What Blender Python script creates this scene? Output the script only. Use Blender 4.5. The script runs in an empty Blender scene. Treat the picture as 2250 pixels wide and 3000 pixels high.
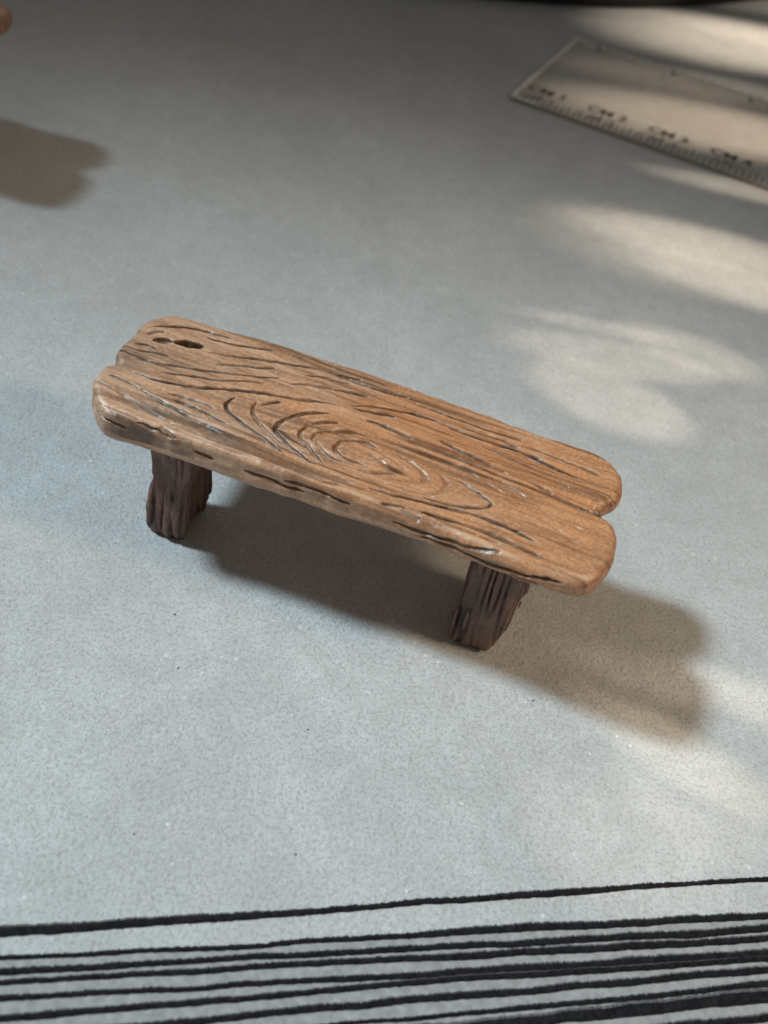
import bpy, math, random
import numpy as np
from mathutils import Matrix, Vector

random.seed(4)
SC = bpy.context.scene
COL = SC.collection

# ------------------------------------------------------------------ camera
HCAM, PITCH, ROLL, FPX = 0.0768, math.radians(42), math.radians(12), 3500.0
FW = np.array([0, math.cos(PITCH), -math.sin(PITCH)])
UP0 = np.array([0, math.sin(PITCH), math.cos(PITCH)])
RX0 = np.array([1.0, 0, 0])
RX = math.cos(ROLL) * RX0 + math.sin(ROLL) * UP0
UP = -math.sin(ROLL) * RX0 + math.cos(ROLL) * UP0
CAMP = np.array([0.005, -0.0760, HCAM])      # stands just in front of the bench


def W(px, py, z=0.0):
    """point of the plane at height z that the photograph shows at (px, py) of 2250 x 3000"""
    d = (px - 1125) / FPX * RX - (py - 1500) / FPX * UP + FW
    return CAMP + d * ((z - HCAM) / d[2])


cd = bpy.data.cameras.new('camera')
cam = bpy.data.objects.new('camera', cd)
COL.objects.link(cam)
cam.matrix_world = Matrix(((RX[0], UP[0], -FW[0], CAMP[0]), (RX[1], UP[1], -FW[1], CAMP[1]),
                           (RX[2], UP[2], -FW[2], CAMP[2]), (0, 0, 0, 1)))
cd.sensor_fit = 'VERTICAL'
cd.sensor_height = 36.0
cd.sensor_width = 27.0
cd.lens = FPX / 3000 * 36
cd.clip_start, cd.clip_end = 0.002, 20
SC.camera = cam
cd.dof.use_dof = True
cd.dof.focus_distance = float(np.dot(W(1080, 1350, .0135) - CAMP, FW))
cd.dof.aperture_fstop = 46.0

# ------------------------------------------------------------------ light
world = bpy.data.worlds.new('World')
SC.world = world
world.use_nodes = True
bg = world.node_tree.nodes['Background']
bg.inputs[0].default_value = (1.0, 0.95, 0.86, 1)
bg.inputs[1].default_value = 0.14
SC.view_settings.view_transform = 'Standard'
SC.view_settings.look = 'None'
SC.view_settings.exposure = 0
SC.view_settings.gamma = 1


def spot(name, loc, aim, power, color, angle, blend, radius, scale=(1, 1, 1), up=None):
    l = bpy.data.lights.new(name, 'SPOT')
    l.energy, l.color, l.spot_size, l.spot_blend, l.shadow_soft_size = power, color, angle, blend, radius
    o = bpy.data.objects.new(name, l)
    COL.objects.link(o)
    d = Vector(aim) - Vector(loc)
    z = -d.normalized()
    u = Vector(up if up is not None else (0, 0, 1))
    x = u.cross(z)
    x.normalize()
    y = z.cross(x)
    m = Matrix((x, y, z)).transposed().to_4x4()
    m.translation = Vector(loc)
    o.matrix_world = m @ Matrix.Diagonal((scale[0], scale[1], scale[2], 1))
    return o


def from_dir(p, az, el, dist):
    """a place at dist from p so that light travels from it towards azimuth az, falling at elevation el"""
    a, e = math.radians(az), math.radians(el)
    return np.array(p) + dist * np.array([-math.cos(a) * math.cos(e), -math.sin(a) * math.cos(e), math.sin(e)])


# the window: cool daylight from the left and a little behind, its pool ends towards the back of the table
KEY = from_dir((0, 0, 0), -2.0, 51.5, 0.70)
spot('window_light', KEY, W(745, 5320), 23.0, (0.735, 0.912, 1.0), math.radians(28.9), .978, 0.045)
# weak warm room light from the right
spot('room_light', from_dir((0, 0, 0), 168, 42, 0.34), W(1850, 1600), 1.9, (1.0, 0.76, 0.50), math.radians(34), 1.0, 0.035)


def beam(c, a, b, width, power, blend=1.0, el=38, dist=.22):
    """warm light thrown on the table in a soft streak from photo point a to b"""
    A, B = W(*a), W(*b)
    C = (A + B) / 2
    v = B - A
    ln = np.linalg.norm(v) / 2
    az = math.degrees(math.atan2(v[1], v[0])) + 180
    loc = from_dir(C, az, el, dist)
    ha = math.atan2(width, dist)                     # half angle across
    ratio = (ln * math.sin(math.radians(el))) / width
    spot('glint_light', loc, C, power, c, 2 * ha, blend, 0.0008, (1, ratio, 1))


GL = (1.0, 0.83, 0.64)
# from, to (photo), half width (m), power
for a, b, w_, p_, bl in (((1450, 892), (2060, 1020), .0021, .66, .9),          # streaks beyond the bench
                         ((1430, 975), (2180, 1120), .0046, .80, .75),
                         ((1520, 1050), (2080, 1300), .0068, .95, .7),
                         ((1780, 940), (2300, 1130), .0048, .75, .8),
                         ((1590, 610), (2560, 830), .0066, .95, .85),
                         ((1760, 710), (2700, 1000), .0060, .95, .85),
                         ((1500, 620), (2600, 900), .0120, .90, 1.0),
                         ((1830, 480), (2800, 690), .0040, 1.2, .9),
                         ((1540, 262), (2700, 500), .0120, 2.1, .95),          # over the ruler
                         ((1600, 170), (2500, 330), .0080, .6, 1.0),
                         ((1850, 20), (2600, 190), .0076, .8, 1.0),
                         ((2000, 0), (2800, 60), .0070, .6, 1.0),
                         ((1700, 60), (2700, 210), .0160, 2.7, 1.0),
                         ((1690, 26), (2000, 40), .0022, .4, 1.0),
                         ((1650, 2010), (2400, 2450), .0037, .62, .8),         # streaks below its shadow
                         ((1740, 2120), (2350, 2560), .0064, .44, .9),
                         ((1500, 2270), (2200, 2680), .0075, .40, .9),
                         ((1560, 1890), (2480, 2120), .0034, .36, 1.0),
                         ((1990, 1940), (2800, 2360), .0038, .55, .8)):
    beam(GL, a, b, w_, p_ * 1.5, bl)


# ------------------------------------------------------------------ node helpers
def mat(name):
    m = bpy.data.materials.new(name)
    m.use_nodes = True
    nt = m.node_tree
    nt.nodes.clear()
    out = nt.nodes.new('ShaderNodeOutputMaterial')
    return m, nt, out


def nd(nt, t, **kw):
    n = nt.nodes.new(t)
    for k, v in kw.items():
        if k.startswith('i_'):
            n.inputs[k[2:].replace('_', ' ')].default_value = v
        else:
            setattr(n, k, v)
    return n


def mixc(nt, fac, a, b, blend='MIX'):
    n = nt.nodes.new('ShaderNodeMix')
    n.data_type = 'RGBA'
    n.blend_type = blend
    for i, v in ((0, fac), (6, a), (7, b)):
        if hasattr(v, 'is_linked') or hasattr(v, 'links'):
            nt.links.new(v, n.inputs[i])
        elif isinstance(v, (int, float)):
            n.inputs[i].default_value = v
        else:
            n.inputs[i].default_value = (*v, 1)
    return n.outputs[2]


def ramp(nt, src, stops):
    r = nt.nodes.new('ShaderNodeValToRGB')
    e = r.color_ramp.elements
    while len(e) > 1:
        e.remove(e[-1])
    e[0].position, e[0].color = stops[0][0], (*(stops[0][1],) * 3, 1)
    for p, v in stops[1:]:
        x = e.new(p)
        x.color = (v, v, v, 1)
    nt.links.new(src, r.inputs[0])
    return r.outputs[0]


def noise(nt, co, scale, detail=2, rough=.5, vec_scale=None, dist=0.0):
    n = nd(nt, 'ShaderNodeTexNoise')
    n.inputs['Scale'].default_value = scale
    n.inputs['Detail'].default_value = detail
    n.inputs['Roughness'].default_value = rough
    n.inputs['Distortion'].default_value = dist
    if vec_scale:
        mp = nd(nt, 'ShaderNodeMapping')
        mp.inputs['Scale'].default_value = vec_scale
        nt.links.new(co, mp.inputs[0])
        co = mp.outputs[0]
    nt.links.new(co, n.inputs['Vector'])
    return n.outputs[0]


def bump(nt, h, strength, distance, prev=None):
    b = nd(nt, 'ShaderNodeBump')
    b.inputs['Strength'].default_value = strength
    b.inputs['Distance'].default_value = distance
    nt.links.new(h, b.inputs['Height'])
    if prev is not None:
        nt.links.new(prev, b.inputs['Normal'])
    return b.outputs[0]


# ------------------------------------------------------------------ materials
def make_mat_cloth():
    m, nt, out = mat('grey_felt')
    L = nt.links.new
    co = nd(nt, 'ShaderNodeTexCoord').outputs['Object']
    big = noise(nt, co, 42, 4, .6)
    scf = noise(nt, co, 110, 4, .7, dist=1.5)
    mid = noise(nt, co, 420, 3, .6)
    fin = noise(nt, co, 3000, 2, .6)
    fib = noise(nt, co, 1750, 4, .72, dist=1.1)
    gr = noise(nt, co, 5200, 2, .7)
    pat = noise(nt, co, 75, 3, .6)
    c = mixc(nt, ramp(nt, big, ((.3, 0), (.7, 1))), (.445, .453, .459), (.565, .577, .584))
    c = mixc(nt, ramp(nt, scf, ((.54, 0), (.72, .5))), c, (.62, .625, .62))
    c = mixc(nt, ramp(nt, noise(nt, co, 160, 4, .65), ((.30, .35), (.50, 0))), c, (.385, .388, .39))
    c = mixc(nt, ramp(nt, mid, ((.35, 0), (.65, .42))), c, (.40, .40, .395))
    c = mixc(nt, ramp(nt, fin, ((.38, .42), (.50, 0))), c, (.26, .26, .255))
    fm = nd(nt, 'ShaderNodeMath', operation='MULTIPLY')
    L(ramp(nt, fib, ((.54, 0), (.68, .62))), fm.inputs[0])
    L(ramp(nt, pat, ((.35, .35), (.65, 1))), fm.inputs[1])
    c = mixc(nt, fm.outputs[0], c, (.68, .685, .68))
    c = mixc(nt, ramp(nt, gr, ((.34, .30), (.5, 0))), c, (.33, .335, .34))
    c = mixc(nt, ramp(nt, gr, ((.54, 0), (.70, .28))), c, (.70, .70, .70))
    # rare pale and dark flecks
    v = nd(nt, 'ShaderNodeTexVoronoi')
    v.inputs['Scale'].default_value = 900
    L(co, v.inputs['Vector'])
    sep = nd(nt, 'ShaderNodeSeparateColor')
    L(v.outputs['Color'], sep.inputs[0])

    def fleck(ch, thr, size):
        a = nd(nt, 'ShaderNodeMath', operation='GREATER_THAN')
        L(sep.outputs[ch], a.inputs[0])
        a.inputs[1].default_value = thr
        b = nd(nt, 'ShaderNodeMath', operation='LESS_THAN')
        L(v.outputs['Distance'], b.inputs[0])
        b.inputs[1].default_value = size
        q = nd(nt, 'ShaderNodeMath', operation='MULTIPLY')
        L(a.outputs[0], q.inputs[0])
        L(b.outputs[0], q.inputs[1])
        return q.outputs[0]
    c = mixc(nt, fleck(0, .93, .13), c, (.66, .66, .65))
    c = mixc(nt, fleck(1, .985, .11), c, (.16, .155, .15))
    p = nd(nt, 'ShaderNodeBsdfPrincipled')
    p.inputs['Roughness'].default_value = .85
    p.inputs['Specular IOR Level'].default_value = .25
    L(c, p.inputs['Base Color'])
    n1 = bump(nt, fib, .6, .00022)
    n2 = bump(nt, fin, .7, .00014, n1)
    n3 = bump(nt, mid, .35, .0004, n2)
    L(n3, p.inputs['Normal'])
    L(p.outputs[0], out.inputs[0])
    return m


def make_wood(name, light, dark, mid, rough, wash_col, is_leg=False):
    m, nt, out = mat(name)
    L = nt.links.new
    co = nd(nt, 'ShaderNodeTexCoord').outputs['Object']
    vs = (.12, 1, 1) if not is_leg else (1, 1, .14)
    st = noise(nt, co, 1400, 3, .6, vs)
    blot = noise(nt, co, 130, 3, .55, (.6, 1, 1) if not is_leg else (1, 1, .6))
    fine = noise(nt, co, 3800, 2, .6)
    c = mixc(nt, ramp(nt, blot, ((.32, 0), (.68, 1))), light, mid)
    if not is_leg:
        aw = nd(nt, 'ShaderNodeAttribute', attribute_name='pale_left')
        c = mixc(nt, aw.outputs['Fac'], c, (.58, .385, .27))
    c = mixc(nt, ramp(nt, st, ((.42, 0), (.68, .62))), c, dark)
    c = mixc(nt, ramp(nt, fine, ((.52, 0), (.70, .55))), c, tuple(min(1, x * 1.45) for x in light))
    c = mixc(nt, ramp(nt, fine, ((.30, .5), (.44, 0))), c, dark)
    at = nd(nt, 'ShaderNodeAttribute', attribute_name='wash')
    wn = noise(nt, co, 900, 2, .6)
    ww = nd(nt, 'ShaderNodeMath', operation='MULTIPLY')
    L(at.outputs['Fac'], ww.inputs[0])
    L(ramp(nt, wn, ((.25, .72), (.6, 1.0))), ww.inputs[1])
    if not is_leg:
        ao = nd(nt, 'ShaderNodeAttribute', attribute_name='orange_tone')
        c = mixc(nt, ao.outputs['Fac'], c, (.56, .21, .07))
        ak = nd(nt, 'ShaderNodeAttribute', attribute_name='grime_and_dark')
        c = mixc(nt, ak.outputs['Fac'], c, (.13, .075, .055))
        ah = nd(nt, 'ShaderNodeAttribute', attribute_name='glint_and_fibre')  # highlights put into the colour, together with pale fibres
        hm = nd(nt, 'ShaderNodeMath', operation='MULTIPLY')
        L(ah.outputs['Fac'], hm.inputs[0])
        hm.inputs[1].default_value = .72
        c = mixc(nt, hm.outputs[0], c, (.66, .44, .30))
    c = mixc(nt, ww.outputs[0], c, wash_col)
    p = nd(nt, 'ShaderNodeBsdfPrincipled')
    L(c, p.inputs['Base Color'])
    p.inputs['Specular IOR Level'].default_value = .5 if is_leg else .62
    rr = ramp(nt, blot, ((.3, rough - .07), (.7, rough + .12)))
    L(rr, p.inputs['Roughness'])
    n1 = bump(nt, st, .45, .00012)
    n2 = bump(nt, fine, .40, .00007, n1)
    L(n2, p.inputs['Normal'])
    L(p.outputs[0], out.inputs[0])
    return m


def make_simple(name, col, rough, spec=.5, nscale=900, amt=.3):
    m, nt, out = mat(name)
    co = nd(nt, 'ShaderNodeTexCoord').outputs['Object']
    n = noise(nt, co, nscale, 3, .6)
    c = mixc(nt, ramp(nt, n, ((.35, 0), (.7, amt))), col, tuple(min(1, x * 1.9 + .02) for x in col))
    p = nd(nt, 'ShaderNodeBsdfPrincipled')
    nt.links.new(c, p.inputs['Base Color'])
    p.inputs['Roughness'].default_value = rough
    p.inputs['Specular IOR Level'].default_value = spec
    nt.links.new(bump(nt, n, .3, .0001), p.inputs['Normal'])
    nt.links.new(p.outputs[0], out.inputs[0])
    return m


def make_clear(name, tint, frost):
    m, nt, out = mat(name)
    L = nt.links.new
    co = nd(nt, 'ShaderNodeTexCoord').outputs['Object']
    t = nd(nt, 'ShaderNodeBsdfTransparent')
    t.inputs[0].default_value = (*tint, 1)
    g = nd(nt, 'ShaderNodeBsdfGlossy')
    g.inputs['Roughness'].default_value = .16
    fr = nd(nt, 'ShaderNodeFresnel')
    fr.inputs[0].default_value = 1.49
    mx = nd(nt, 'ShaderNodeMixShader')
    ge = nd(nt, 'ShaderNodeNewGeometry')
    inv = nd(nt, 'ShaderNodeMath', operation='SUBTRACT')
    inv.inputs[0].default_value = 1.0
    L(ge.outputs['Backfacing'], inv.inputs[1])
    ff = nd(nt, 'ShaderNodeMath', operation='MULTIPLY')
    L(fr.outputs[0], ff.inputs[0])
    L(inv.outputs[0], ff.inputs[1])
    L(ff.outputs[0], mx.inputs[0])
    L(t.outputs[0], mx.inputs[1])
    L(g.outputs[0], mx.inputs[2])
    d = nd(nt, 'ShaderNodeBsdfDiffuse')
    d.inputs[0].default_value = (.86, .83, .78, 1)
    sc = noise(nt, co, 600, 3, .6)
    fm = nd(nt, 'ShaderNodeMath', operation='MULTIPLY')
    L(ramp(nt, sc, ((.3, .6), (.7, 1))), fm.inputs[0])
    fm.inputs[1].default_value = frost
    m2 = nd(nt, 'ShaderNodeMixShader')
    L(fm.outputs[0], m2.inputs[0])
    L(mx.outputs[0], m2.inputs[1])
    L(d.outputs[0], m2.inputs[2])
    L(m2.outputs[0], out.inputs[0])
    return m


M_FELT = make_mat_cloth()
M_SEAT = make_wood('tan_painted_wood', (.575, .275, .130), (.27, .120, .055), (.47, .240, .130), .35, (.026, .013, .008))
M_SEAT2 = make_wood('shaded_seat_wood', (.34, .185, .115), (.12, .055, .035), (.24, .125, .080), .40, (.026, .013, .008))  # darker copy of the seat wood, with shade put into its colour
M_LEG = make_wood('dark_brown_wood', (.23, .122, .082), (.075, .036, .027), (.14, .070, .050), .50, (.018, .010, .008), True)
M_STRIPE = make_simple('black_yarn', (.0075, .007, .009), .85, .1, 2600, .5)
M_FRINGE = make_simple('dark_grey_yarn_fringe', (.075, .073, .075), .9, .1, 3800, .9)
M_BAND = make_simple('grey_weave', (.25, .25, .252), .9, .2, 1500, .45)
M_BLACK = make_simple('black_plastic', (.010, .009, .009), .45)
M_INK = make_simple('grey_brown_ink', (.045, .032, .029), .7)
M_CLEAR = make_clear('clear_plastic', (.985, .968, .955), .07)
M_EDGE = make_clear('edge_glint_plastic', (.9, .88, .85), .95)  # pale colour stands for the bright glint at the ruler's edges
M_NEAR = make_clear('edge_shade_plastic', (.42, .35, .32), .12)  # dark tint puts the shadow line along the near edge into the colour


# ------------------------------------------------------------------ object helpers
def link_mesh(name, verts, faces, material, parent=None, smooth=True, attrs=None):
    me = bpy.data.meshes.new(name)
    me.from_pydata([tuple(map(float, v)) for v in verts] if not isinstance(verts, np.ndarray) else verts.tolist(), [],
                   faces.tolist() if isinstance(faces, np.ndarray) else faces)
    me.update()
    if smooth:
        me.polygons.foreach_set('use_smooth', np.ones(len(me.polygons), dtype=bool))
    for k, a in (attrs or {}).items():
        at = me.attributes.new(k, 'FLOAT', 'POINT')
        at.data.foreach_set('value', np.asarray(a, dtype=np.float32))
    for mm in (material if isinstance(material, (list, tuple)) else [material]):
        me.materials.append(mm)
    o = bpy.data.objects.new(name, me)
    COL.objects.link(o)
    if parent:
        o.parent = parent
    return o


def empty(name, loc, rz=0.0):
    o = bpy.data.objects.new(name, None)
    o.empty_display_size = .01
    COL.objects.link(o)
    o.location = loc
    o.rotation_euler = (0, 0, rz)
    return o


def tag(o, label, cat, group=None):
    o['label'], o['category'] = label, cat
    if group:
        o['group'] = group


def surface_nets(F, org, h):
    """closed quad mesh of the zero level of F sampled on a regular grid (inside is negative)"""
    ins = F < 0
    nx, ny, nz = F.shape
    s = np.zeros((nx - 1, ny - 1, nz - 1), dtype=np.int8)
    for dx in (0, 1):
        for dy in (0, 1):
            for dz in (0, 1):
                s += ins[dx:nx - 1 + dx, dy:ny - 1 + dy, dz:nz - 1 + dz]
    act = (s > 0) & (s < 8)
    ijk = np.argwhere(act)
    idx = -np.ones(act.shape, dtype=np.int64)
    idx[act] = np.arange(len(ijk))
    acc = np.zeros((len(ijk), 3))
    cnt = np.zeros(len(ijk))
    I, J, K = ijk.T
    for ax in range(3):
        o1, o2 = [q for q in range(3) if q != ax]
        for a in (0, 1):
            for b in (0, 1):
                p0 = [0, 0, 0]
                p0[o1], p0[o2] = a, b
                p1 = list(p0)
                p1[ax] = 1
                f0 = F[I + p0[0], J + p0[1], K + p0[2]]
                f1 = F[I + p1[0], J + p1[1], K + p1[2]]
                c = (f0 < 0) != (f1 < 0)
                t = np.where(c, f0 / np.where(c, f0 - f1, 1), 0)
                pos = np.tile(np.array(p0, float), (len(I), 1))
                pos[:, ax] = t
                acc[c] += pos[c]
                cnt[c] += 1
    V = (ijk + acc / cnt[:, None]) * h + np.array(org)
    Q = []
    for ax in range(3):
        o1, o2 = (ax + 1) % 3, (ax + 2) % 3
        sl0 = [slice(None)] * 3
        sl1 = [slice(None)] * 3
        sl0[ax], sl1[ax] = slice(0, -1), slice(1, None)
        A, B = ins[tuple(sl0)], ins[tuple(sl1)]
        e = np.argwhere(A != B)
        n = F.shape
        ok = (e[:, o1] > 0) & (e[:, o2] > 0) & (e[:, o1] < n[o1] - 1) & (e[:, o2] < n[o2] - 1)
        e = e[ok]
        flip = B[tuple(e.T)]

        def cell(a, b):
            c = e.copy()
            c[:, o1] += a
            c[:, o2] += b
            return idx[tuple(c.T)]
        q = np.stack([cell(-1, -1), cell(0, -1), cell(0, 0), cell(-1, 0)], 1)
        q[flip] = q[flip][:, ::-1]
        Q.append(q)
    return V, np.concatenate(Q)


def seg_dist(P, a, b):
    ab = b - a
    t = np.clip(((P - a) @ ab) / max(1e-18, ab @ ab), 0, 1)
    return np.linalg.norm(P - a - t[:, None] * ab, axis=1), t


def vnoise(shape_coords, freq, seed):
    """smooth value noise on N-d coords (…, n), range -1..1"""
    P = shape_coords * freq + 1000.37
    n = P.shape[-1]
    B = np.floor(P).astype(np.int64)
    f = P - B
    f = f * f * (3 - 2 * f)
    out = 0
    for c in range(2 ** n):
        w = 1
        hsh = np.full(P.shape[:-1], seed * 7919 + 17, dtype=np.uint64)
        for k in range(n):
            bit = (c >> k) & 1
            w = w * (f[..., k] if bit else 1 - f[..., k])
            hsh = (hsh ^ (B[..., k] + bit).astype(np.uint64)) * np.uint64(0x9E3779B97F4A7C15)
            hsh ^= hsh >> np.uint64(29)
        out = out + w * ((hsh % np.uint64(65536)).astype(float) / 32767.5 - 1)
    return out


# ------------------------------------------------------------------ table
S = .9
table = link_mesh('tabletop', [(-S, -S, 0), (S, -S, 0), (S, S, 0), (-S, S, 0), (-S, -S, -.02), (S, -S, -.02), (S, S, -.02), (-S, S, -.02)],
                  [(0, 1, 2, 3), (7, 6, 5, 4), (0, 4, 5, 1), (1, 5, 6, 2), (2, 6, 7, 3), (3, 7, 4, 0)], M_FELT, smooth=False)
table['kind'] = 'structure'

# black stripes at the near edge: photo x, centre y, thickness (pixels of the photograph)
STR = [((-300, 2751, 36), (0, 2730, 33), (560, 2697, 24), (1125, 2655, 15), (1600, 2618, 20), (2000, 2592, 12), (2250, 2579, 13), (2500, 2564, 13)),
       ((-300, 2826, 14), (0, 2808, 13), (560, 2783, 14), (1125, 2748, 15), (1500, 2722, 24), (2250, 2684, 20), (2500, 2671, 20)),
       ((-300, 2866, 20), (0, 2848, 21), (560, 2818, 17), (1125, 2786, 17), (1600, 2762, 20), (2250, 2722, 23), (2500, 2706, 23)),
       ((-300, 2897, 17), (0, 2880, 16), (560, 2848, 17), (1125, 2812, 19), (1600, 2790, 24), (2250, 2749, 19), (2500, 2733, 19)),
       ((-300, 2941, 18), (0, 2926, 18), (560, 2897, 15), (1125, 2863, 18), (1600, 2836, 24), (2250, 2793, 23), (2500, 2776, 23)),
       ((-300, 3012, 24), (0, 2987, 22), (560, 2940, 20), (1125, 2888, 18), (1600, 2852, 20), (2250, 2812, 18), (2500, 2794, 18)),
       ((-300, 3070, 24), (0, 3042, 24), (560, 2994, 22), (1125, 2938, 23), (1600, 2900, 22), (2250, 2841, 22), (2500, 2820, 22)),
       ((-300, 3130, 20), (0, 3101, 20), (1125, 2992, 12), (1600, 2951, 16), (2250, 2884, 18), (2500, 2860, 18)),
       ((0, 3170, 40), (1125, 3036, 38), (1600, 2985, 40), (2250, 2920, 44), (2500, 2895, 44)),
       ((0, 3230, 20), (1125, 3092, 20), (1600, 3045, 22), (2250, 2984, 26), (2500, 2958, 26))]
for k, s in enumerate(STR):
    s = np.array(s, float)
    xs = np.arange(s[0, 0], s[-1, 0], 3.2)
    tj = np.random.RandomState(k)
    # smooth interpolation through the listed places
    yc = np.interp(xs, s[:, 0], s[:, 1])
    tk = np.interp(xs, s[:, 0], s[:, 2])
    ker = np.ones(61) / 61
    yc = np.convolve(np.pad(yc, 30, 'edge'), ker, 'valid') + (vnoise(xs[:, None], 1 / 160, k) * 3.0)
    yc = yc + (s[0, 1] - yc[0]) * 0
    up_ = tk / 2 * (1 + .18 * vnoise(xs[:, None], 1 / 60, k + 20)) + 1.3 * vnoise(xs[:, None], 1 / 9, k + 40) + 1.15 * tj.randn(len(xs)) + 3.0
    dn_ = tk / 2 * (1 + .12 * vnoise(xs[:, None], 1 / 60, k + 60)) + 1.0 * vnoise(xs[:, None], 1 / 14, k + 80) + .4 * tj.randn(len(xs))
    V, Fc = [], []
    for i, x in enumerate(xs):
        a = W(x, yc[i] - max(2, up_[i]))
        b = W(x, yc[i] + max(2, dn_[i]))
        for t, z in ((0, .00004), (.24, .00014), (.5, .00019 + .00003 * tj.rand()), (.8, .00014), (1, .00004)):
            q = a * (1 - t) + b * t
            V.append((q[0], q[1], z))
        if i:
            o = (i - 1) * 5
            for j in range(4):
                Fc.append((o + j, o + j + 1, o + j + 6, o + j + 5))
    so = link_mesh('stripe', V, Fc, [M_STRIPE, M_FRINGE], table)
    so.data.polygons.foreach_set('material_index', [1 if q % 4 == 0 else 0 for q in range(len(Fc))])

# the woven band the stripes run through
V, Fc = [], []
for i, x in enumerate(np.arange(-300, 2560, 20)):
    y0 = np.interp(x, [q[0] for q in STR[1]], [q[1] for q in STR[1]])
    for t, py in enumerate((y0 + 2, y0 + 150, y0 + 420)):
        q = W(x, py)
        V.append((q[0], q[1], .00003))
    if i:
        o = (i - 1) * 3
        Fc += [(o, o + 1, o + 4, o + 3), (o + 1, o + 2, o + 5, o + 4)]
link_mesh('woven_band', V, Fc, M_BAND, table)

# ------------------------------------------------------------------ the bench
H, T, RAD = .20 * HCAM, .0029, .00085


def thick(x):
    """the board thins towards its right-hand end"""
    return .0029 - .0008 * np.clip((x - .001) / .014, 0, 1)

_p, _q = W(330, 1235, H), W(1600, 1715, H)
YAW = math.atan2(_q[1] - _p[1], _q[0] - _p[0])
_c = (W(300, 1090, H) + W(1815, 1520, H)) / 2
ORG = np.array([_c[0], _c[1], 0.0])
CY, SY = math.cos(YAW), math.sin(YAW)


def loc2(p):
    d = np.asarray(p)[:2] - ORG[:2]
    return np.array([d[0] * CY + d[1] * SY, -d[0] * SY + d[1] * CY])


def top(px, py, z=H):
    return loc2(W(px, py, z))


def zA(p):
    return p[0] / 1.975 + 220, p[1] / 1.975 + 880


def zB(p):
    return p[0] / 1.8433 + 1000, p[1] / 1.8433 + 1080


def zG(p):
    return p[0] / 2.765 + 620, p[1] / 2.765 + 1130


OUT_TOP = [(343, 1061), (338, 1044), (350, 1023), (364, 1009), (381, 992), (395, 975), (412, 958), (432, 945), (460, 934), (490, 929), (524, 929),
           (574, 942), (650, 965), (726, 987), (802, 1011), (878, 1033), (954, 1056), (1050, 1085), (1152, 1120), (1233, 1151),
           (1326, 1183), (1412, 1213), (1488, 1243), (1570, 1273), (1651, 1298), (1722, 1319), (1770, 1340), (1803, 1366), (1823, 1395),
           (1829, 1425), (1822, 1455), (1806, 1473), (1772, 1484), (1757, 1490), (1774, 1507), (1796, 1536), (1807, 1556), (1811, 1585), (1807, 1615), (1797, 1645)]
OUT_LOW = [(1772, 1690), (1743, 1722), (1711, 1739), (1673, 1742), (1624, 1731), (1543, 1707), (1488, 1688), (1391, 1652), (1271, 1601), (1141, 1556),
           (1050, 1526), (929, 1480), (828, 1444), (726, 1412), (625, 1374), (524, 1338), (463, 1312), (372, 1275), (315, 1245), (291, 1216)]
OUT_TOP2 = [(269, 1150), (268, 1128), (280, 1111), (300, 1087), (322, 1072)]
ZL = [H - .0004 - (thick((x - 1080) / 37000) - .0010) * min(1, .25 + .22 * min(i, len(OUT_LOW) - 1 - i)) for i, (x, y) in enumerate(OUT_LOW)]
poly = [top(x, y, H - .0004) for x, y in OUT_TOP] + [top(x, y, z) for (x, y), z in zip(OUT_LOW, ZL)] + [top(x, y, H - .0004) for x, y in OUT_TOP2]
poly = np.array(poly)
for _ in range(2):                                   # corner cutting
    nxt = np.roll(poly, -1, 0)
    poly = np.stack([poly * .75 + nxt * .25, poly * .25 + nxt * .75], 1).reshape(-1, 2)

STEP = .00007
lo, hi = poly.min(0) - .0006, poly.max(0) + .0006
gx = np.arange(lo[0], hi[0], STEP)
gy = np.arange(lo[1], hi[1], STEP)
GX, GY = np.meshgrid(gx, gy, indexing='ij')
PP = np.stack([GX.ravel(), GY.ravel()], 1)
D2 = np.full(len(PP), 1e9)
INS = np.zeros(len(PP), dtype=bool)
for a, b in zip(poly, np.roll(poly, -1, 0)):
    D2 = np.minimum(D2, seg_dist(PP, a, b)[0])
    c = (a[1] > PP[:, 1]) != (b[1] > PP[:, 1])
    xi = (b[0] - a[0]) * (PP[:, 1] - a[1]) / ((b[1] - a[1]) if b[1] != a[1] else 1e-12) + a[0]
    INS ^= c & (PP[:, 0] < xi)
SD2 = np.where(INS, -D2, D2).reshape(GX.shape)

# carved grain: polylines read off the wood, (points, width mm, depth mm, darkness)
GR = []


def g(fn, pts, w=.13, d=.22, k=.95):
    GR.append((np.array([top(*fn(p)) for p in pts]), w * 1e-3, d * 1e-3, k))


g(zA, [(440, 150), (560, 150), (680, 160), (760, 180), (830, 200), (910, 222)], .15)
g(zA, [(760, 215), (850, 240), (950, 265), (1050, 280), (1150, 293)], .12)
g(zA, [(415, 185), (470, 180), (520, 180)], .17, .15, .75)
g(zA, [(345, 245), (410, 250), (470, 275)], .15)
g(zA, [(355, 285), (420, 295), (480, 305), (545, 318)], .15)
g(zA, [(355, 335), (430, 355), (520, 370), (600, 385), (700, 400), (800, 410), (900, 425), (1000, 433), (1100, 440), (1190, 447)], .13)
g(zA, [(770, 300), (860, 315), (960, 325), (1060, 340), (1160, 355), (1260, 370), (1340, 380), (1420, 392), (1540, 425), (1659, 452)], .13)
g(zA, [(820, 370), (900, 372), (1000, 378), (1080, 390), (1160, 390)], .16, .2, .8)
g(zA, [(1340, 430), (1440, 440), (1520, 460), (1590, 475)], .14)
g(zA, [(490, 420), (580, 430), (700, 445), (800, 460), (900, 465), (1000, 472), (1100, 480)], .11)
g(zA, [(1250, 485), (1370, 490), (1480, 510), (1560, 530), (1659, 545)], .14)
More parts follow.
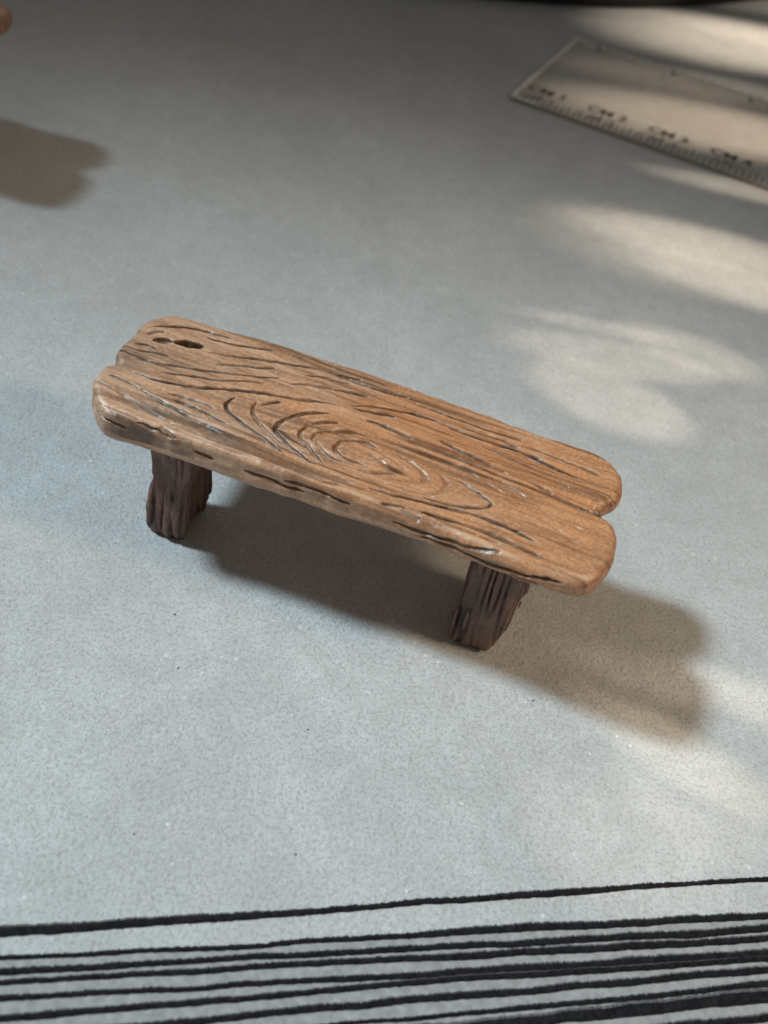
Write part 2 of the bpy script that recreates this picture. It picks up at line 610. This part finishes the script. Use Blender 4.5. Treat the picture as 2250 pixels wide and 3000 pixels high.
g(zG, [(790, 0), (900, 15), (1020, 35), (1120, 50), (1200, 70), (1280, 85)], .16)
g(zG, [(1290, 0), (1400, 35), (1500, 65), (1600, 92)], .14)
g(zA, [(320, 405), (380, 430), (450, 465), (540, 480), (640, 500), (760, 512), (880, 515), (1000, 525), (1100, 545), (1200, 560), (1300, 580), (1400, 590), (1520, 605)], .14)
g(zA, [(200, 435), (270, 460), (330, 490), (375, 515)], .12, .2, .7)
g(zA, [(380, 520), (450, 560), (520, 600), (600, 640), (680, 685), (760, 725), (850, 765)], .15)
g(zA, [(540, 540), (620, 565), (700, 590), (780, 620), (820, 640)], .13, .2, .75)
g(zA, [(560, 575), (650, 610), (720, 640), (800, 680), (880, 715)], .12)
g(zA, [(120, 468), (180, 500), (220, 520)], .13, .2, .6)
g(zA, [(240, 535), (300, 565), (370, 600), (450, 645), (520, 680)], .13, .2, .75)
g(zA, [(520, 690), (640, 735), (760, 780), (900, 840)], .12, .12, .25)
g(zG, [(185, 88), (140, 115), (112, 150), (112, 185), (150, 235), (220, 290), (300, 340), (370, 385), (430, 425), (500, 480), (570, 525)], .16, .32, .95)
g(zG, [(400, 150), (470, 140), (560, 130)], .16)
g(zG, [(360, 130), (335, 165), (328, 200), (345, 250), (380, 300), (430, 350), (500, 410), (580, 470)], .15, .30, .5)
g(zG, [(960, 225), (870, 222), (780, 220), (700, 232), (610, 255), (545, 290), (515, 325), (515, 360), (540, 385), (580, 430), (640, 490), (700, 540), (770, 590), (850, 625)], .17, .34, .8)
g(zG, [(1030, 300), (940, 297), (860, 295), (800, 305), (750, 335), (715, 365), (705, 395), (740, 440), (790, 490), (840, 560), (900, 610)], .16, .32, .7)
g(zG, [(1270, 410), (1180, 380), (1080, 370), (980, 370), (900, 372), (840, 385), (815, 420), (850, 470), (900, 530), (980, 580), (1060, 610)], .16, .32, .55)
g(zG, [(1330, 500), (1260, 460), (1170, 440), (1090, 440), (1030, 460), (995, 490), (1000, 530), (1060, 575), (1150, 610), (1240, 640)], .16, .32, .5)
g(zG, [(1420, 560), (1350, 590), (1280, 600), (1200, 575)], .14, .16, .2)
g(zG, [(1190, 675), (1290, 700), (1400, 710), (1490, 705)], .13, .2, .55)
g(zG, [(1150, 180), (1250, 205), (1400, 235), (1500, 265)], .15, .22, .8)
g(zG, [(1255, 280), (1350, 310), (1450, 355), (1540, 395), (1630, 432)], .15)
g(zG, [(900, 770), (1000, 790), (1060, 800)], .13, .15, .6)
g(zG, [(970, 720), (1060, 750), (1150, 790)], .13, .15, .5)
g(zB, [(0, 25), (80, 60), (160, 95), (250, 125), (350, 150)], .14)
g(zB, [(60, 195), (160, 205), (260, 220), (370, 240), (460, 265), (540, 300), (640, 345), (740, 380), (830, 405), (950, 440), (1050, 480), (1130, 520), (1220, 560), (1290, 585)], .15)
g(zB, [(400, 185), (500, 225), (600, 265), (700, 300), (800, 335), (900, 370), (980, 395)], .12, .2, .8)
g(zB, [(650, 320), (760, 355), (860, 385), (960, 430)], .13, .2, .8)
g(zB, [(980, 415), (1080, 450), (1180, 490), (1290, 530), (1400, 580)], .14, .2, .55)
g(zB, [(510, 380), (600, 430), (680, 465), (760, 500), (840, 535), (900, 565)], .12, .2, .75)
g(zB, [(550, 455), (620, 485), (700, 515), (770, 550)], .13, .2, .75)
g(zB, [(560, 490), (650, 530), (740, 580)], .11, .16, .6)
g(zB, [(760, 420), (860, 460), (960, 505), (1050, 540)], .10, .16, .6)
g(zB, [(1010, 600), (1100, 645), (1180, 690), (1260, 730), (1340, 752), (1400, 765)], .13, .2, .6)
g(zB, [(860, 600), (940, 650), (1000, 690)], .11, .16, .45)
g(zB, [(625, 590), (700, 640), (760, 685), (806, 718), (805, 742), (760, 755), (680, 750), (600, 735), (520, 715), (440, 690)], .13, .22, .75)
g(zB, [(150, 640), (250, 670), (360, 700), (480, 730), (600, 760), (720, 790), (820, 830), (920, 870), (1000, 910), (1050, 940)], .16)
g(zB, [(430, 768), (520, 800), (620, 830), (720, 860), (830, 905), (930, 950), (1030, 995), (1100, 1030)], .17)
g(zB, [(210, 720), (290, 735), (350, 750)], .13)
g(zB, [(520, 815), (640, 860), (760, 910), (860, 950)], .10, .15, .5)
g(zB, [(1150, 600), (1260, 650), (1350, 690)], .10, .14, .4)
g(zB, [(680, 560), (760, 590), (840, 640), (920, 690)], .10, .14, .4)
g(zB, [(330, 655), (420, 662), (500, 690)], .11, .14, .3)
g(zB, [(90, 540), (160, 555), (260, 565)], .12, .16, .35)
g(zB, [(1120, 760), (1220, 830), (1330, 900)], .12, .10, .10)
g(zB, [(1060, 800), (1180, 880), (1300, 960)], .12, .10, .10)

DEP = np.zeros(len(PP))
DRK = np.zeros(len(PP))
rs = np.random.RandomState(3)


def carve(P, lines, DEP, DRK, HLT=None):
    for n, (pts, w, d, k) in enumerate(lines):
        # round the polyline
        q = pts
        for _ in range(2):
            a, b = q[:-1], q[1:]
            q = np.concatenate([q[:1], np.stack([a * .75 + b * .25, a * .25 + b * .75], 1).reshape(-1, 2), q[-1:]])
        bb0, bb1 = q.min(0) - 5 * w, q.max(0) + 5 * w
        sel = np.where(((P > bb0) & (P < bb1)).all(1))[0]
        if not len(sel):
            continue
        Q = P[sel] + .06e-3 * np.stack([vnoise(P[sel], 1 / .0005, n), vnoise(P[sel], 1 / .0005, n + 99)], 1)
        ln = np.linalg.norm(np.diff(q, axis=0), axis=1)
        tot = ln.sum()
        bd = np.full(len(sel), 1e9)
        bs = np.zeros(len(sel))
        acc = 0
        for i in range(len(q) - 1):
            dd, t = seg_dist(Q, q[i], q[i + 1])
            c = dd < bd
            bd = np.where(c, dd, bd)
            bs = np.where(c, acc + t * ln[i], bs)
            acc += ln[i]
        u = bs / tot
        taper = np.clip(np.minimum(u, 1 - u) / .14, 0, 1) ** .6 * .75 + .25
        wob = 1 + .22 * vnoise(bs[:, None], 1 / .0012, n + 7)
        ww = w * taper * wob
        prof = np.exp(-(bd / ww) ** 3 * 1.2)
        brk = np.clip(.95 + .4 * vnoise(bs[:, None], 1 / .0022, n + 31), .2, 1)
        DEP[sel] = np.maximum(DEP[sel], d * prof * (.55 + .45 * taper))
        DRK[sel] = np.maximum(DRK[sel], k * brk * np.exp(-(bd / (ww * 1.22)) ** 4))
        if HLT is not None and d > .1e-3:
            on = np.clip(vnoise(P[sel], 1 / .0007, n + 55) * 2.2 + .1, 0, 1)
            HLT[sel] = np.maximum(HLT[sel], on * np.exp(-((bd - 1.75 * ww) / (.55 * ww)) ** 2))  # pale highlight painted along the lips of each groove


# faint secondary grain between the carved lines
for n in range(60):
    x0 = rs.uniform(lo[0] + .002, hi[0] - .008)
    y0 = rs.uniform(lo[1] + .001, hi[1] - .001)
    if -.024 < x0 < .012 and -.0040 < y0 < .0026 and not (y0 < -.0028 and rs.rand() < .5):
        continue
    ln = rs.uniform(.005, .016)
    sl = rs.uniform(-.05, .05)
    q = np.array([(x0 + t * ln, y0 + sl * t * ln + .00018 * math.sin(3 * t + n)) for t in (0, .25, .5, .75, 1)])
    GR.append((q, rs.uniform(.045, .085) * 1e-3, .035e-3, rs.uniform(.25, .60)))
GR = [(q, w * 1.06, d * .88, min(1, k * 1.15)) for q, w, d, k in GR]
HLT = np.zeros(len(PP))
c0f = top(985, 1318)
carve(PP, GR, DEP, DRK, HLT)


# knot hole near the back left corner: a hollow with a ragged lip
def blob(c, e, rx, ry, depth, dark, seed):
    C, E = top(*zA(c)), top(*zA(e))
    ax = (E - C) / np.linalg.norm(E - C)
    M = (C + E) / 2
    d = PP - M
    u = d @ ax
    v = -d[:, 0] * ax[1] + d[:, 1] * ax[0]
    r = np.sqrt((u / rx) ** 2 + (v / ry) ** 2) + .18 * vnoise(PP, 1 / .0006, seed)
    f = np.clip((1.08 - r) / .35, 0, 1)
    f = f * f * (3 - 2 * f)
    return depth * f, dark * np.clip((1.12 - r) / .15, 0, 1)


for args in (((560, 234), (755, 270), .00152, .00050, .0009, .95, 1), ((455, 222), (548, 232), .00078, .00040, .0004, .8, 2)):
    dd, kk = blob(*args)
    DEP = np.maximum(DEP, dd)
    DRK = np.maximum(DRK, kk)
# a pale splinter standing in the hollow
for sp, ra, rb, ks in (((600, 262), .00020, .00030, .9), ((640, 270), .00026, .00030, .95)):
    c = top(*zA(sp))
    rr = np.linalg.norm((PP - c) / np.array([ra, rb]), axis=1) + .3 * vnoise(PP, 1 / .0003, 77)
    DEP *= 1 - .8 * ks * np.clip(1.5 - rr, 0, 1)
    DRK *= 1 - ks * np.clip(1.5 - rr, 0, 1)
# gash where the two boards meet at the right-hand end
for cpt, rx, ry, dp in (((1310, 745), .00045, .00022, .0004), ((1395, 760), .0006, .00022, .0006)):
    c = top(*zB(cpt))
    rr = np.linalg.norm((PP - c) / np.array([rx, ry]), axis=1)
    f = np.clip(1.5 - rr, 0, 1)
    DEP = np.maximum(DEP, dp * f)
    DRK = np.maximum(DRK, .9 * np.clip(1.2 - rr, 0, 1))

# fine continuous fibre that flows along the board and round the oval
yc = PP[:, 1] - c0f[1]
xc = .0062 * np.tanh((PP[:, 0] - c0f[0]) / .0062)
flow = np.sqrt(yc ** 2 + (.30 * xc) ** 2 * np.exp(-(yc / .0042) ** 2) + 1e-9) * np.where(yc < 0, -1, 1)
flow = flow + .00022 * vnoise(PP * np.array([.18, 1]), 1 / .0016, 81) + .00035 * vnoise(PP * np.array([.12, .4]), 1 / .004, 82)
lane = np.stack([flow / .00015, PP[:, 0] / .0075], 1)
f1 = vnoise(lane, 1.0, 83)
lane2 = np.stack([flow / .00030, PP[:, 0] / .011], 1)
f2 = vnoise(lane2, 1.0, 84)
FIB = np.clip((f1 - .10) * 1.8, 0, 1) * .42 + np.clip((f2 - .26) * 3.2, 0, 1) * .85
FIB *= np.clip(.75 + .7 * vnoise(PP * np.array([.3, 1]), 1 / .003, 85), .15, 1.15)
DEP = np.maximum(DEP, (.075e-3) * np.clip(FIB, 0, 1))
DRK = np.maximum(DRK, .85 * np.clip(FIB, 0, 1))
LGT = np.clip((-f1 - .25) * 1.4, 0, 1)
HLT = np.maximum(HLT.reshape(-1), .55 * LGT * np.clip(.2 + vnoise(PP * np.array([.25, 1]), 1 / .0028, 86), 0, 1))  # pale grain fibres join the painted highlights
DEP = DEP.reshape(GX.shape)
DRK = DRK.reshape(GX.shape)
HLT = HLT.reshape(GX.shape)
# gentle hand carved unevenness, drawn out along the grain
PG = np.stack([GX, GY], -1)
UND = .00009 * vnoise(PG * np.array([.35, 1]), 1 / .0016, 5) + .00014 * vnoise(PG * np.array([.5, 1]), 1 / .005, 6) \
    + .000040 * vnoise(PG * np.array([.3, 1]), 1 / .0006, 8) + .000022 * vnoise(PG * np.array([.6, 1]), 1 / .00028, 9)
SD2 = SD2 + .00007 * vnoise(PG, 1 / .0011, 14) + .00003 * vnoise(PG, 1 / .0004, 15)
# board seam: shallow valley from notch to notch
s0, s1 = top(343, 1061), top(1764, 1493)
sd, st = seg_dist(PP, s0, s1)
fade = np.clip(1 - np.minimum(st, 1 - st) / .10, 0, 1)
c0 = top(985, 1318)
ring = PP - c0
th = .05
ru, rv = ring @ np.array([1, th]), ring @ np.array([-th, 1])
for kx, ky, kk in ((.0030, .0011, .5), (.0046, .0017, .45), (.0064, .0023, .4), (.0082, .0029, .35)):
    # right-hand halves of the rings, only faintly cut
    rr = np.sqrt(((ru - .0012) / kx) ** 2 + (rv / ky) ** 2)
    on = (np.clip((ru - .0005) / .002, 0, 1) * np.clip(.6 + 1.2 * vnoise(PP, 1 / .0016, int(kx * 1e5)), 0, 1)).reshape(GX.shape)
    band = np.exp(-np.abs((rr - 1) * ky / .00011) ** 3).reshape(GX.shape) * on
    DEP = np.maximum(DEP, .00014 * band)
    DRK = np.maximum(DRK, kk * band)
UND = UND - (.00035 * np.exp(-(sd / .0007) ** 2) * fade).reshape(GX.shape)

# carved lines on the long near side, in (x, height)
yn_dir = np.array([-SY, CY])


def side(px, py):
    """where the ray through the photo point meets the upright plane of the near side"""
    d = (px - 1125) / FPX * RX - (py - 1500) / FPX * UP + FW
    near = poly[np.argmin(poly[:, 1] + 1e3 * (np.abs(poly[:, 0]) > .015))]
    n2 = near[1] + .00025
    o = CAMP[:2] - ORG[:2]
    oy = -o[0] * SY + o[1] * CY
    dy = -d[0] * SY + d[1] * CY
    t = (n2 - oy) / dy
    P = CAMP + d * t
    return np.array([loc2(P)[0], P[2]])


SIDE = []


def sg(fn, pts, w=.13, d=.2, k=.9):
    SIDE.append((np.array([side(*fn(p)) for p in pts]), w * 1e-3, d * 1e-3, k))


sg(zA, [(130, 640), (200, 670), (260, 690), (320, 720)], .12)
sg(zA, [(360, 700), (420, 725), (480, 755), (560, 798)], .14)
sg(zA, [(480, 740), (540, 775), (590, 800)], .2, .15, .6)
sg(zA, [(690, 868), (740, 890), (800, 922)], .13)
sg(zA, [(980, 985), (1060, 1015), (1140, 1050), (1220, 1090), (1320, 1130)], .15)
sg(zA, [(1200, 1050), (1280, 1080), (1400, 1120), (1500, 1165), (1580, 1200)], .14)
sg(zB, [(270, 845), (350, 880), (450, 910), (560, 940), (660, 965), (760, 990), (850, 1003)], .16)
sg(zB, [(300, 800), (360, 825), (410, 850)], .2, .2, .8)
sg(zB, [(420, 925), (560, 968), (700, 1018), (830, 1060), (960, 1100), (1080, 1130), (1190, 1158)], .16)
sg(zB, [(900, 1110), (980, 1135), (1060, 1160)], .12, .15, .6)
sx = np.arange(lo[0], hi[0], STEP)
sz = np.arange(H - T - .0006, H + .0006, STEP)
SX, SZ = np.meshgrid(sx, sz, indexing='ij')
SP = np.stack([SX.ravel(), SZ.ravel()], 1)
SDEP = np.zeros(len(SP))
SDRK = np.zeros(len(SP))
carve(SP, SIDE, SDEP, SDRK)
SDEP = SDEP.reshape(SX.shape) + .00006 * (vnoise(np.stack([SX * .25, SZ], -1), 1 / .0005, 12))
SDRK = SDRK.reshape(SX.shape)

# sign distance of the seat on the voxel grid
zz = sz[None, None, :]
TX = thick(GX)[:, :, None]
zc = H - T / 2
zcx = H - TX / 2
topw = np.clip((zz - zcx) / (TX * .25), 0, 1)
shift = (DEP - UND)[:, :, None] * topw
near_w = np.clip((-GY - .002) / .002, 0, 1)[:, :, None]
d2 = SD2[:, :, None] + SDEP[:, None, :] * near_w
RAD = .00062 + .00030 * np.clip((GX + .004) / .02, 0, 1)[:, :, None]
zr = np.abs(zz + shift - zcx) - (TX / 2 - RAD)
q1 = d2 + RAD
F = np.sqrt(np.maximum(q1, 0) ** 2 + np.maximum(zr, 0) ** 2) + np.minimum(np.maximum(q1, zr), 0) - RAD
V, Q = surface_nets(F, (lo[0], lo[1], sz[0]), STEP)


def samp(A, x, y, x0, y0):
    i = np.clip(((x - x0) / STEP), 0, A.shape[0] - 1.001)
    j = np.clip(((y - y0) / STEP), 0, A.shape[1] - 1.001)
    a, b = i.astype(int), j.astype(int)
    u, v = i - a, j - b
    return A[a, b] * (1 - u) * (1 - v) + A[a + 1, b] * u * (1 - v) + A[a, b + 1] * (1 - u) * v + A[a + 1, b + 1] * u * v


edge = samp(SD2, V[:, 0], V[:, 1], lo[0], lo[1])
tops = np.clip((V[:, 2] - zc) / (T * .25), 0, 1)
w1 = samp(DRK, V[:, 0], V[:, 1], lo[0], lo[1]) * np.where(V[:, 2] > zc - .0006, 1, 0)
w2 = samp(SDRK, V[:, 0], V[:, 2], lo[0], sz[0]) * (V[:, 1] < -.003) * np.clip((edge + .0008) / .0003, 0, 1)
wash = np.maximum(w1, w2)
glint_and_fibre = samp(HLT, V[:, 0], V[:, 1], lo[0], lo[1]) * np.where(V[:, 2] > zc + .0003, 1, 0)
lip = np.exp(-((edge + .00050) / .00022) ** 2) * (V[:, 2] > H - .0006) * (V[:, 1] < 0) * np.clip(.45 + vnoise(V, 1 / .0012, 61), 0, 1)  # thin rim highlight painted along the near top edge
glint_and_fibre = np.clip(np.maximum(glint_and_fibre, lip), 0, 1)
c = top(1140, 1215)
sv = (V[:, :2] - c) / np.array([.0036, .0016])
orange_tone = .55 * np.exp(-(sv ** 2).sum(1)) * tops  # small orange oval on the top; a broader one is added below
c = top(1350, 1300)
sv = (V[:, :2] - c) / np.array([.012, .004])
orange_tone *= np.clip(.75 + .9 * vnoise(V * np.array([.22, 1, 1]), 1 / .0007, 71), 0, 1.2)
orange_tone = np.clip(orange_tone + .34 * np.exp(-(sv ** 2).sum(1)), 0, 1)
gn = vnoise(V * np.array([.5, 1, 1]), 1 / .0016, 21) + .5 * vnoise(V, 1 / .0006, 22)
rimg = np.clip((edge + .0009) / .0009, 0, 1)
grime_and_dark = np.clip(gn * .7 - .25, 0, 1) * rimg * .6
c = top(1128, 1515)
sv = (V[:, :2] - c) / np.array([.0011, .0008])
grime_and_dark = np.clip(grime_and_dark + .85 * np.exp(-(sv ** 2).sum(1) ** 2), 0, 1)
c = top(355, 1050)
sv = (V[:, :2] - c) / np.array([.0022, .0014])
grime_and_dark = np.clip(grime_and_dark + .55 * np.exp(-(sv ** 2).sum(1)), 0, 1)
c = top(1778, 1498)  # dark brown on the walls of the right-hand notch
sv = (V[:, :2] - c) / np.array([.0010, .00065])
grime_and_dark = np.clip(grime_and_dark + 1.0 * np.exp(-(sv ** 2).sum(1) ** 2), 0, 1)
# darker brown rubbed into the low places and the back left corner
c = top(390, 1010)
sv = (V[:, :2] - c) / np.array([.0040, .0030])
grime_and_dark = np.clip(grime_and_dark + .28 * np.exp(-(sv ** 2).sum(1)) + .20 * np.clip(vnoise(V * np.array([.3, 1, 1]), 1 / .0019, 33), 0, 1), 0, 1)

pale_left = np.clip(.32 - V[:, 0] / .024 + .55 * vnoise(V * np.array([.28, 1, 1]), 1 / .0024, 41) + .3 * vnoise(V * np.array([.3, 1, 1]), 1 / .0008, 42), 0, 1) * .7  # pale greyish tan, stronger towards the left end
GROUP = 'miniature wooden benches on the grey mat'
bench = empty('bench', (ORG[0], ORG[1], 0), YAW)
tag(bench, 'miniature carved wooden bench with swirling grain standing whole in the middle of the mat', 'bench', GROUP)
link_mesh('seat', V, Q, M_SEAT, bench, attrs={'wash': wash, 'orange_tone': orange_tone, 'grime_and_dark': grime_and_dark, 'glint_and_fibre': glint_and_fibre, 'pale_left': pale_left})


def make_leg(cx, cy, wx, wy, seed, lean):
    """rough hewn slab leg from the mat up into the underside of the seat"""
    h = .000085
    zt = H - thick(cx) + .0006
    x0, y0 = cx - wx, cy - wy / 2 - .0012
    ax = np.arange(x0, cx + wx, h)
    ay = np.arange(y0, cy + wy / 2 + .0012, h)
    az = np.arange(-.0004, zt + .0004, h)
    X, Y, Z = np.meshgrid(ax, ay, az, indexing='ij')
    P = np.stack([X, Y, Z], -1)
    t = Z / zt
    X2 = X - cx - lean * (1 - t)
    Y2 = Y - cy
    n1 = vnoise(P * np.array([1, 1, .09]), 1 / .00055, seed)
    n2 = vnoise(P * np.array([1, 1, .5]), 1 / .0022, seed + 1)
    n3 = vnoise(P * np.array([1, 1, .3]), 1 / .00028, seed + 2)
    gou = np.clip(1 - np.abs(n1) / .32, 0, 1) * np.clip(.6 + n2, .15, 1)
    d = -.00040 * gou + .00050 * n2 + .00008 * n3 - .0002
    hw = wx / 2 * (.88 + .12 * t) + .0002 * np.sin(t * 5 + seed)
    hy = wy / 2 * (.92 + .08 * t)
    r = .0008
    qx, qy = np.abs(X2) - hw + r, np.abs(Y2) - hy + r
    f2 = np.sqrt(np.maximum(qx, 0) ** 2 + np.maximum(qy, 0) ** 2) + np.minimum(np.maximum(qx, qy), 0) - r - d
    # chipped foot
    foot = .0006 * np.clip(1 - Z / .0012, 0, 1) ** 2
    F = np.maximum(f2 + foot, np.maximum(-(Z - .00002), Z - zt))
    V, Q = surface_nets(F, (ax[0], ay[0], az[0]), h)
    m1 = vnoise(V * np.array([1, 1, .09]), 1 / .00055, seed)
    m2 = vnoise(V * np.array([1, 1, .5]), 1 / .0022, seed + 1)
    m4 = vnoise(V * np.array([1, 1, .3]), 1 / .0010, seed + 5)
    wash = np.clip(1 - np.abs(m1) / .26, 0, 1) * np.clip(.75 + m2, .35, 1) * 1.0 + .25 * np.clip(m4, 0, 1)
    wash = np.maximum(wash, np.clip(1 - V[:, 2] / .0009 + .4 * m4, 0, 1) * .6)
    link_mesh('leg', V, Q, M_LEG, bench, attrs={'wash': np.clip(wash, 0, 1)})


lf, rf = top(487, 1578, 0), top(1396, 1905, 0)
LWX, LWY = .0049, .0092
make_leg(lf[0] + .0003, lf[1] + .0064 / 2 - .0006, LWX, .0064, 3, -.0008)
make_leg(rf[0] + .0001, rf[1] + LWY / 2 - .0011, LWX * 1.04, LWY, 5, -.0009)


def dup(root, loc, rz, darker=False):
    r = root.copy()
    COL.objects.link(r)
    r.location, r.rotation_euler = loc, (0, 0, rz)
    for ch in root.children:
        c = ch.copy()
        COL.objects.link(c)
        c.parent = r
        if darker:
            c.material_slots[0].link = 'OBJECT'
            c.material_slots[0].material = M_LEG if ch.name.startswith('leg') else M_SEAT2
    return r


# a second bench reaches into the picture at the far left: only its end shows
far = poly[poly[:, 1] > .001]
tip = far[np.argmax(far[:, 0])]
yaw2, SB = YAW + math.radians(5), 1.10
tw = W(-34, 128, (H - .0010) * SB)
b2 = dup(bench, (0, 0, 0), yaw2, True)
b2.scale = (SB, SB, SB)
tx, ty = tip * SB
b2.location = (tw[0] - (tx * math.cos(yaw2) - ty * math.sin(yaw2)), tw[1] - (tx * math.sin(yaw2) + ty * math.cos(yaw2)), 0)
tag(b2, 'wooden bench whose rounded end alone shows at the upper left, above a broad shadow', 'bench', GROUP)

# ------------------------------------------------------------------ clear ruler
r0, r1, r2 = W(1492, 294), W(2250, 562), W(1664, 114)
ux = (r1 - r0) / np.linalg.norm(r1 - r0)
uy = np.array([-ux[1], ux[0], 0])
WID = float((r2 - r0) @ uy)
LEN, TH = .11, .0011
ruler = empty('ruler', (r0[0], r0[1], 0), math.atan2(ux[1], ux[0]))
tag(ruler, 'clear plastic ruler with dark centimetre marks lying at the upper right of the mat', 'ruler')
BV = .0022                                            # sloping measuring edge
prof = [(0, .0001), (.0002, .00060), (BV, TH), (WID - .0003, TH), (WID, TH - .0003), (WID, .0001)]
V, Fc, mi = [], [], []
for x in (0, LEN):
    for y, z in prof:
        V.append((x, y, z))
n = len(prof)
for j in range(n):
    k = (j + 1) % n
    Fc.append((j, j + n, k + n, k))
    mi.append(2 if j == 0 else (1 if j == 4 else 0))
Fc += [tuple(range(n)), tuple(range(2 * n - 1, n - 1, -1))]
mi += [1, 1]
body = link_mesh('body', V, Fc, [M_CLEAR, M_EDGE, M_NEAR], ruler, smooth=False)
body.data.polygons.foreach_set('material_index', mi)
link_mesh('end_glint', [(.0001, .0002, .00066), (.0007, .0002, .00066), (.0007, BV, TH + .00005), (.0007, WID - .0004, TH + .00005), (.0001, WID - .0004, TH + .00005), (.0001, BV, TH + .00005)],
          [(0, 1, 2, 5), (5, 2, 3, 4)], M_EDGE, ruler, smooth=False)  # pale strip painted in for the refracted glint at the end
link_mesh('near_glint', [(.0008, .0002, .00067), (.0050, .0002, .00067), (.0044, .0007, .00080), (.0008, .0007, .00080)], [(0, 1, 2, 3)], M_EDGE, ruler, smooth=False)  # short pale strip, the same glint painted on the near corner
cm = float(np.linalg.norm(W(1945, 385) - W(1760, 320)) + np.linalg.norm(W(2120, 430) - W(1945, 385))) / 2


def flat(quads, z0):
    V, Fc = [], []
    for q in quads:
        o = len(V)
        V += [(x, y, z0(y)) for x, y in q]
        Fc.append(tuple(range(o, o + len(q))))
    return V, Fc


def ztop(y):
    return (.00060 + (TH - .00060) * min(1, y / BV)) + .00004


X0 = float((W(1600, 262) - r0) @ ux) + .0012          # the first centimetre mark
for k in range(-2, 95):
    x = X0 + k * cm / 10
    if x < .001 or x > LEN - .002:
        continue
    ln = .0034 if k % 10 == 0 else (.0027 if k % 5 == 0 else .0019)
    ys = np.linspace(.0003, ln, 4)
    V, Fc = [], []
    for i, y in enumerate(ys):
        V += [(x - .00011, y, ztop(y)), (x + .00011, y, ztop(y))]
        if i:
            Fc.append((2 * i - 2, 2 * i - 1, 2 * i + 1, 2 * i))
    link_mesh('tick', V, Fc, M_INK, ruler, smooth=False)


def text(s, size, x, y, rot=0.0):
    cu = bpy.data.curves.new('number', 'FONT')
    cu.body, cu.size, cu.align_x, cu.align_y = s, size, 'CENTER', 'CENTER'
    cu.resolution_u = 3
    cu.offset = size * .035
    o = bpy.data.objects.new('number', cu)
    COL.objects.link(o)
    dg = bpy.context.evaluated_depsgraph_get()
    me = bpy.data.meshes.new_from_object(o.evaluated_get(dg))
    bpy.data.objects.remove(o)
    me.materials.clear()
    me.materials.append(M_INK)
    t = bpy.data.objects.new('number', me)
    COL.objects.link(t)
    t.parent = ruler
    t.location = (x, y, TH + .00005)
    t.rotation_euler = (0, 0, rot)


for k in range(0, 9):
    x = X0 + k * cm
    text('CM %d' % (k + 1), .0030, x + .0002, .0050)
for k in range(0, 60):                                # second scale of short ticks along the far edge
    x = .0042 + k * .00175
    ln = .0019 if k % 8 == 0 else .0011
    V, Fc = flat([[(x, WID - .0004 - ln), (x + .00022, WID - .0004 - ln), (x + .00022, WID - .0004), (x, WID - .0004)]], ztop)
    link_mesh('tick', V, Fc, M_INK, ruler, smooth=False)
for k in range(1, 8):
    text(str(k), .0021, .0042 + (k - 1) * .014 + .0008, WID - .0031, math.pi)

# ------------------------------------------------------------------ black tray at the far edge
a, b, c = (W(*p)[:2] for p in ((1470, 6), (1800, 25), (2200, 6)))
M2 = 2 * np.array([b - a, c - a])
ctr = np.linalg.solve(M2, np.array([b @ b - a @ a, c @ c - a @ a]))
R_ = float(np.linalg.norm(ctr - a))
print('tray radius', R_, 'centre', ctr, 'ruler width', WID, 'cm', cm, 'yaw', math.degrees(YAW), 'bench', poly.max(0) - poly.min(0))
R_ = R_
prof = [(0, .001), (R_ - .002, .001), (R_, .0018), (R_ + .0012, .005), (R_ + .0008, .0062), (R_ - .0004, .0060), (R_ - .0022, .0032), (0, .0028)]
prof[0] = (0.0001, .0001)
prof[1] = (R_ - .0006, .0001)
prof[2] = (R_, .0008)
NS = 360
V, Fc = [], []
for i in range(NS):
    t = 2 * math.pi * i / NS
    for r, z in prof:
        V.append((r * math.cos(t), r * math.sin(t), z))
n = len(prof)
for i in range(NS):
    for j in range(n - 1):
        o, p = i * n + j, ((i + 1) % NS) * n + j
        Fc.append((o, p, p + 1, o + 1))
tray = link_mesh('tray', V, Fc, M_BLACK)
tray.location = (ctr[0], ctr[1], 0)
tag(tray, 'black tray whose curved edge shows at the top right edge of the picture', 'tray')
